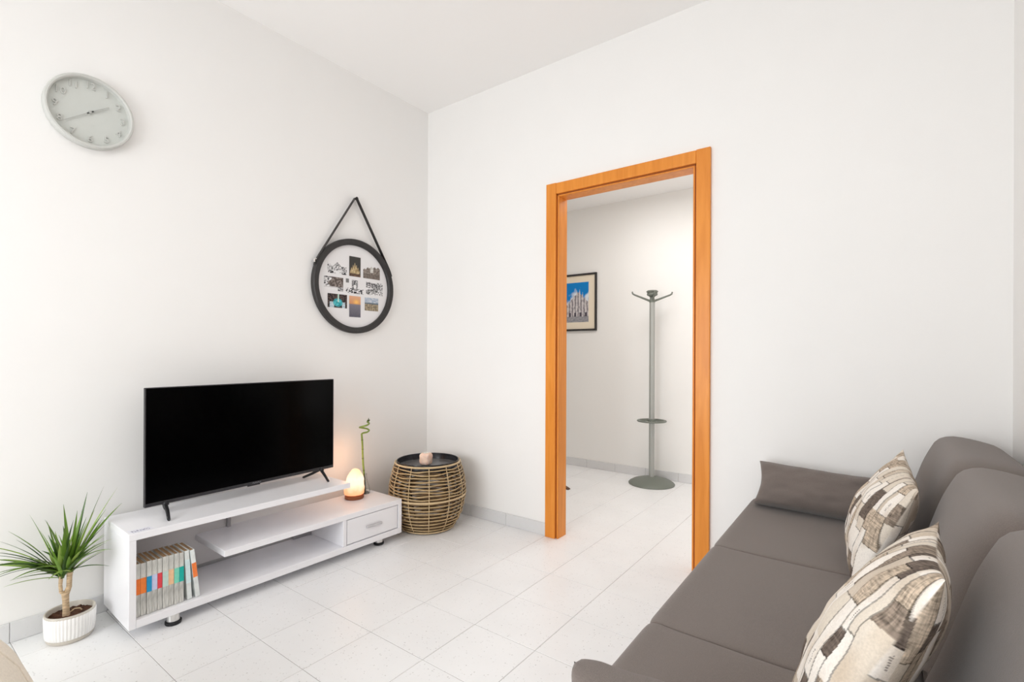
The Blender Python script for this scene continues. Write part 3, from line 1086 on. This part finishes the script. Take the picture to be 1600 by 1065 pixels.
# small brown wedge that peeps out beside the door lining
wd_ = MB().add([(0, -.018, 0), (.10, -.018, 0), (.0, -.018, .042), (.085, -.018, .010), (0, .018, 0), (.10, .018, 0), (.0, .018, .042), (.085, .018, .010)],
               [(0, 1, 3, 2), (4, 6, 7, 5), (0, 4, 5, 1), (1, 5, 7, 3), (3, 7, 6, 2), (2, 6, 4, 0)])
wo = wd_.build('door_wedge', M['wedge'], loc=(.563, .985, .0005))
tag(wo, 'small dark brown wooden wedge on the hall floor, just peeping past the door frame', 'door stop')

# ------------------------------------------------------------------ sofa
def sweep(prof, y0, y1, anchor, n, D, expo, parent, name, m, rows=26, bow=0.0):
    """profile in xz swept along y, drawn in towards the anchor near both ends"""
    mb = MB()
    vs_, fs = [], []
    k = len(prof)
    for r in range(rows + 1):
        t = -math.cos(PI * r / rows)
        y = (y0 + y1) / 2 + (y1 - y0) / 2 * t
        s = D * (1 - (max(0.0, 1 - abs(t) ** expo)) ** (1 / n))
        for (x, z) in prof:
            dx, dz = x - anchor[0], z - anchor[1]
            L_ = math.hypot(dx, dz)
            f = max(0.0, (L_ - s) / L_) if L_ > 1e-6 else 1
            vs_.append((anchor[0] + dx * f, y, anchor[1] + dz * f + bow * (1 - t * t) * (1 if dz > .05 else 0)))
    for r in range(rows):
        for i in range(k):
            a, b = r * k + i, r * k + (i + 1) % k
            fs.append((a, b, b + k, a + k))
    fs.append(tuple(range(k))[::-1])
    fs.append(tuple(rows * k + i for i in range(k)))
    mb.add(vs_, fs)
    return mb.build(name, m, parent, smooth=50)


def smooth_prof(P_, it=3):
    for _ in range(it):
        Q = []
        for i in range(len(P_)):
            a, b = P_[i], P_[(i + 1) % len(P_)]
            Q.append((a[0] * .75 + b[0] * .25, a[1] * .75 + b[1] * .25))
            Q.append((a[0] * .25 + b[0] * .75, a[1] * .25 + b[1] * .75))
        P_ = Q
    return P_


sf = empty('sofa', (2.67, -1.0, 0), 0, label='taupe fabric three seat sofa along the right wall', cat='sofa')
sfo = Vector((2.67, -1.0, 0))


def rel(P_):
    return [(x - 2.67, z) for x, z in P_]


ZS = .452
seat_p = smooth_prof([(2.236, .30), (2.232, .36), (2.232, .438), (2.246, ZS + .004), (2.30, ZS), (2.55, ZS + .002), (2.80, ZS), (2.80, .30)], 2)
for a, b in ((-.745, -.025), (-1.365, -.747), (-2.0, -1.367)):
    sweep(rel(seat_p), a + 1.0, b + 1.0, (2.52 - 2.67, .36), 2.2, .010, 26, sf, 'seat_cushion', M['sofa'], rows=34)
back_p = smooth_prof([(2.757, .44), (2.80, .57), (2.832, .68), (2.848, .73), (2.866, .772), (2.888, .815), (2.925, .832), (2.97, .829), (3.02, .818), (3.052, .808), (3.075, .785), (3.092, .758), (3.100, .70), (3.100, .44)], 1)
for a, b in ((-.690, -.045), (-1.280, -.690), (-1.930, -1.280)):
    sweep(rel(back_p), a + 1.0 + .001, b + 1.0 - .001, (2.99 - 2.67, .55), 2.0, .050, 7.0, sf, 'back_cushion', M['sofa'], rows=40)
MB().box((2.29 - 2.67, -2.0 + 1 + .03, .14), (3.09 - 2.67, -.06 + 1, .31), .012, 2).build('base_frame', M['sofa_dark'], sf)
MB().box((2.79 - 2.67, -1.90 + 1, .30), (3.08 - 2.67, -.08 + 1, .50), .02, 2).build('back_frame', M['sofa_dark'], sf)
for x, y in ((2.33, -.14), (2.33, -1.9), (3.03, -.14), (3.03, -1.9)):
    MB().lathe([(0, 0), (.018, 0), (.026, .145), (0, .145)], (x - 2.67, y + 1.0, 0), 16).build('leg', M['black'], sf, smooth=True)


# ------------------------------------------------------------------ cushions
def pillow(name, Wd, Ht, Tk, m, n=60, pin=.08, fill=.42, pfn=None, wr=.004, seed=0, sag=0.0, ny=None):
    ny = ny or n
    vs_, fs, cs = [], [], []
    idx = {}
    for side in (1, -1):
        for j in range(ny + 1):
            for i in range(n + 1):
                # denser towards the edges
                u = .5 * math.sin((i / n - .5) * PI) + (i / n - .5)
                v = .5 * math.sin((j / ny - .5) * PI) + (j / ny - .5)
                edge = i in (0, n) or j in (0, ny)
                if edge and side == -1:
                    idx[(side, i, j)] = idx[(1, i, j)]
                    continue
                e = max(0.0, (1 - u * u) * (1 - v * v)) ** fill
                x = Wd / 2 * u * (1 - pin * (1 - v * v))
                z = Ht / 2 * v * (1 - pin * (1 - u * u))
                wv = wr * (noise.noise(Vector((u * 2.2 + seed, v * 2.2, side * 3.1 + seed))) + .6 * noise.noise(Vector((u * 5 + seed, v * 3.2, side * 5.7)))) * min(1, e * 3)
                dep = side * (Tk / 2 * e + wv)
                dep += sag * (1 - v * v) * .3
                idx[(side, i, j)] = len(vs_)
                vs_.append((x, dep, z))
                if pfn:
                    cs.append(pfn((u * .5 + .5) * Wd, (v * .5 + .5) * Ht, side))
    for side in (1, -1):
        for j in range(ny):
            for i in range(n):
                f = (idx[(side, i, j)], idx[(side, i + 1, j)], idx[(side, i + 1, j + 1)], idx[(side, i, j + 1)])
                fs.append(f if side == -1 else f[::-1])
    return MB().add(vs_, fs).build(name, m, smooth='all', cols=cs if pfn else None)


def patch_pattern(seed, cs_=.040):
    """columns of irregular printed patches: cream, white, beige, taupe and dark woven cloth"""
    rg = random.Random(seed)
    cols = []
    x = -.12
    pal = [((.86, .81, .75), 11), ((.72, .65, .56), 5), ((.50, .41, .32), 4), ((.28, .225, .18), 3), ((.15, .118, .098), 2), ((.62, .54, .45), 3)]
    bag = [c for c, k in pal for _ in range(k)]
    while x < .75:
        w_ = rg.uniform(.018, .044)
        rows = []
        z = -.12 + rg.uniform(-.05, 0)
        last = None
        while z < .75:
            h_ = rg.uniform(.035, .15)
            c = rg.choice(bag)
            while c == last: c = rg.choice(bag)
            last = c
            # sub width lets a patch cover only part of its column
            rows.append((z, z + h_, c, rg.uniform(.0, .35) if rg.random() < .3 else 0, rg.choice(bag), rg.random()))
            z += h_
        cols.append((x, x + w_, rows, rg.uniform(0, 9)))
        x += w_

    def fn(px, pz, side):
        if side == 1: px = .47 - px
        px, pz = px * .990 + pz * .139 - .03, pz * .990 - px * .139 + .06
        px += .0016 * math.sin(pz * 34) + .0010 * math.sin(pz * 71 + 1)
        for (a, b, rows, ph) in cols:
            if a <= px < b:
                for (z0, z1, c, cut, c2, q) in rows:
                    if z0 <= pz < z1:
                        fx = (px - a) / (b - a)
                        col = c2 if fx < cut else c
                        lum = col[0]
                        if lum < .55:
                            g = noise.noise(Vector((px * 420, pz * 60, ph))) * .5 + noise.noise(Vector((px * 60, pz * 380, ph))) * .5
                            col = tuple(k * (1 + 1.1 * g) for k in col)
                        else:
                            g = noise.noise(Vector((px * 30, pz * 14, ph)))
                            col = mixc(col, (.55, .44, .33), max(0, g) * .9)
                        if b - px < .0028 and q < .75: col = tuple(k * .42 for k in col)
                        elif px - a < .0016 and q > .4: col = tuple(k * .6 for k in col)
                        if pz - z0 < .0026 and q > .3: col = tuple(k * .32 for k in col)
                        # tiny ticks of unreadable print on the white cards
                        if lum > .75 and q > .55 and abs(fx - .62) < .06 and .018 < pz - z0 < .045 and math.sin(pz * 1500) > .3: col = (.2, .17, .15)
                        return col
        return (.6, .5, .4)
    return fn


def place(o, c, lean, yawz, roll=0.0):
    """local x along width, y is thickness, z is height. width is laid along world y."""
    R_ = Matrix.Rotation(yawz, 4, 'Z') @ Matrix.Rotation(lean, 4, 'Y') @ Matrix.Rotation(PI / 2, 4, 'Z') @ Matrix.Rotation(roll, 4, 'Y')
    o.matrix_world = Matrix.Translation(Vector(c)) @ R_


p1 = pillow('cushion', .425, .352, .138, M['print'], 210, .075, .58, patch_pattern(17), .006, 1)
place(p1, (2.714, -.676, .634), math.radians(24), math.radians(5), math.radians(-6.5))
tag(p1, 'square cushion in beige patchwork print, the farther one, near the door wall', 'cushion', 'patchwork print cushions on the sofa')
p2 = pillow('cushion', .405, .412, .138, M['print'], 240, .075, .58, patch_pattern(29), .007, 4)
place(p2, (2.692, -1.545, .645), math.radians(27.8), math.radians(-5.7), math.radians(4.5))
tag(p2, 'square cushion in beige patchwork print, the nearer one, leaning low in front', 'cushion', 'patchwork print cushions on the sofa')
b1 = pillow('bolster', .50, .195, .19, M['sofa'], 70, .08, .27, None, .010, 8, ny=40)
place(b1, (2.520, -.132, .542), math.radians(-26), math.radians(-90), math.radians(2.5))
tag(b1, 'taupe bolster cushion lying across the far end of the sofa by the wall', 'cushion', 'taupe bolsters at the sofa ends')
b2 = pillow('bolster', .52, .21, .20, M['sofa'], 70, .05, .30, None, .010, 12, ny=40)
place(b2, (2.580, -1.900, .540), math.radians(0), math.radians(-90))
tag(b2, 'taupe bolster cushion at the near end of the sofa, cut by the bottom edge', 'cushion', 'taupe bolsters at the sofa ends')

# ------------------------------------------------------------------ beige pouf at the lower left
pz_ = smooth_prof([(0, .03), (.36, .03), (.42, .06), (.455, .16), (.460, .27), (.435, .40), (.37, .50), (.24, .56), (0, .575)], 0)
pr = [(.0, .02), (.40, .02), (.435, .04), (.458, .11), (.466, .19), (.462, .27), (.446, .345), (.415, .43), (.37, .50), (.29, .555), (.18, .585), (0, .59)]
pou = empty('pouf', (1.10, -2.765, 0), 0, label='beige upholstered pouf, only its rounded edge showing at the bottom left', cat='pouf')


def pleat(a, h):
    return 1 + .008 * math.sin(a * 18) * (1 - min(1, h / .6))


MB().lathe(pr, n=144, rad=pleat).build('cover', M['beige'], pou, smooth='all')
for k in range(12):
    a = k * PI / 6 + .35
    MB().tube([((r * 1.001 + .0005) * pleat(a, h) * math.cos(a), (r * 1.001 + .0005) * pleat(a, h) * math.sin(a), h) for r, h in pr[1:-1]], .0028, 6).build('seam', M['beige'], pou, smooth='all')

# ------------------------------------------------------------------ potted plant
pc = Vector((.136, -2.055, 0))
pl = empty('potted_plant', pc, 0, label='dragon tree plant with spiky green leaves in a ribbed white pot', cat='plant')


def ribs(a, h):
    if h < .017 or h > .1005: return 1.0
    return 1 + .040 * abs(math.sin(a * 22 + .35 * math.sin(h * 90 + a * 3))) - .004


po = MB().lathe([(0, .016), (.0725, .016), (.0735, .019), (.0752, .04), (.0765, .07), (.0768, .099), (.0772, .1015)], n=352, rad=ribs)
pot = po.build('pot', M['pot'], pl, smooth='all')
MB().lathe([(0, 0), (.066, 0), (.0715, .006), (.0745, .0165), (.06, .0168), (0, .0168)], n=64).build('pot_base', M['potclay'], pl, smooth=True)
MB().lathe([(.0775, .1005), (.0782, .106), (.0765, .110), (.0725, .109), (.0705, .102), (.0700, .07), (.0765, .07), (.0768, .099)], n=96, closed=True).build('pot_rim', M['potclay'], pl, smooth=True)
bm = bmesh.new()
bmesh.ops.create_circle(bm, cap_ends=True, cap_tris=True, segments=48, radius=.071)
bmesh.ops.subdivide_edges(bm, edges=list(bm.edges), cuts=5, use_grid_fill=True)
for v in bm.verts:
    v.co.z = .090 + .0045 * noise.noise(v.co * 60) + .003 * noise.noise(v.co * 140)
me = bpy.data.meshes.new('soil')
bm.to_mesh(me)
bm.free()
me.materials.append(M['soil'])
so = bpy.data.objects.new('soil', me)
COL.objects.link(so)
so.parent = pl
stem = MB()
stem.tube([(0, -.012, .085), (.002, -.013, .11), (.0, -.014, .15), (.001, -.016, .185)], [.0125, .011, .0105, .0125], 12)
stem.tube([(0, -.012, .175), (0, -.004, .20), (0, -.003, .235), (0, -.002, .258)], [.010, .0090, .0088, .010], 12)
stem.tube([(0, -.018, .178), (0, -.028, .188), (0, -.030, .215), (0, -.028, .250)], [.008, .0062, .0060, .007], 12)
stem.build('trunk', M['bark'], pl, smooth=True)
MB().tube([(.0, -.005, .095), (.004, .012, .108), (.006, .028, .104), (.006, .034, .095)], .0025, 6).build('twig', M['bark'], pl, smooth=True)


def leaf(base, tip, arch, wd, m, twist):
    base, tip = Vector(base), Vector(tip)
    mid = (base + tip) / 2 + Vector((0, 0, arch)) - (tip - base) * .06
    n = 12
    vs_, fs = [], []
    side0 = None
    for i in range(n + 1):
        t = i / n
        p = base * (1 - t) ** 2 + mid * 2 * t * (1 - t) + tip * t * t
        tg = ((mid - base) * (1 - t) + (tip - mid) * t).normalized()
        sd = tg.cross(Vector((0, 0, 1)))
        if sd.length < .15: sd = tg.cross(Vector((1, .2, 0)))
        sd.normalize()
        up = sd.cross(tg).normalized()
        if side0 is None: side0 = sd
        sd = (Matrix.Rotation(twist * (t - .2), 3, tg) @ sd).normalized()
        up = sd.cross(tg).normalized()
        w_ = wd * (.55 + .45 * math.sin(min(1, t / .35) * PI / 2)) * (1 - max(0, (t - .35) / .65) ** 1.6) + .0003
        vs_ += [p - sd * w_ + up * w_ * .35, p, p + sd * w_ + up * w_ * .35]
    for i in range(n):
        a = i * 3
        fs += [(a, a + 1, a + 4, a + 3), (a + 1, a + 2, a + 5, a + 4)]
    return MB().add(vs_, fs).build('leaf', m, pl, smooth='all')


rg = random.Random(21)
C1, C2 = (0, -.002, .262), (0, -.028, .254)
# tips given as (dx, y, z) relative to the pot centre, read where the leaves end
tips = [(.00, -.175, .468, 2), (.02, -.255, .445, 2), (-.02, -.275, .405, 2), (-.04, -.112, .505, 2), (.0, -.022, .530, 1), (-.03, .058, .555, 1), (.02, .100, .580, 1),
        (-.02, .155, .555, 1), (.0, .165, .490, 1), (.058, .108, .455, 1), (.108, .106, .380, 1), (.002, .105, .345, 1), (.15, .095, .351, 1), (.03, .100, .385, 1), (-.03, -.212, .395, 2), (.04, -.190, .365, 2),
        (.02, -.262, .318, 2), (.0, -.245, .292, 2), (.05, -.175, .300, 2), (-.02, -.150, .275, 2), (.04, -.095, .455, 2), (.0, .02, .495, 1), (.06, .06, .50, 1),
        (.05, .10, .43, 1), (-.03, .12, .47, 1), (.07, .10, .36, 1), (.02, -.24, .36, 2), (.05, -.21, .33, 2), (-.03, -.19, .34, 2), (-.05, -.20, .43, 2), (-.055, .05, .47, 1), (.09, -.05, .40, 2), (.10, .04, .38, 1)]
for i, (dx, y, z, c) in enumerate(tips):
    b = C1 if c == 1 else C2
    ln = math.dist(b, (dx, y, z))
    leaf((b[0] + rg.uniform(-.004, .004), b[1] + rg.uniform(-.004, .004), b[2] + rg.uniform(-.008, .008)), (dx, y, z), .30 * ln * (1 - abs(z - b[2]) / ln) + .015, rg.uniform(.0062, .0088),
         (M['leaf'], M['leaf2'], M['leafd'])[i % 3 if i % 4 else 0], rg.uniform(-.8, .8))
for i in range(74):
    b = C1 if i % 2 else C2
    a = rg.uniform(0, 2 * PI)
    el = rg.uniform(.15, 1.35)
    ln = rg.uniform(.12, .235)
    tp = (max(-.108, b[0] + ln * math.cos(el) * math.cos(a)), b[1] + ln * math.cos(el) * math.sin(a), b[2] + ln * math.sin(el))
    if tp[1] > .105 and tp[2] < .45: continue
    if tp[1] > .02: tp = (max(tp[0], -.02), tp[1], tp[2])
    leaf((b[0] + rg.uniform(-.005, .005), b[1] + rg.uniform(-.005, .005), b[2] + rg.uniform(-.02, .008)), tp, .12 * ln, rg.uniform(.0060, .0088),
         rg.choice((M['leaf'], M['leaf'], M['leaf2'], M['leafd'])), rg.uniform(-1, 1))
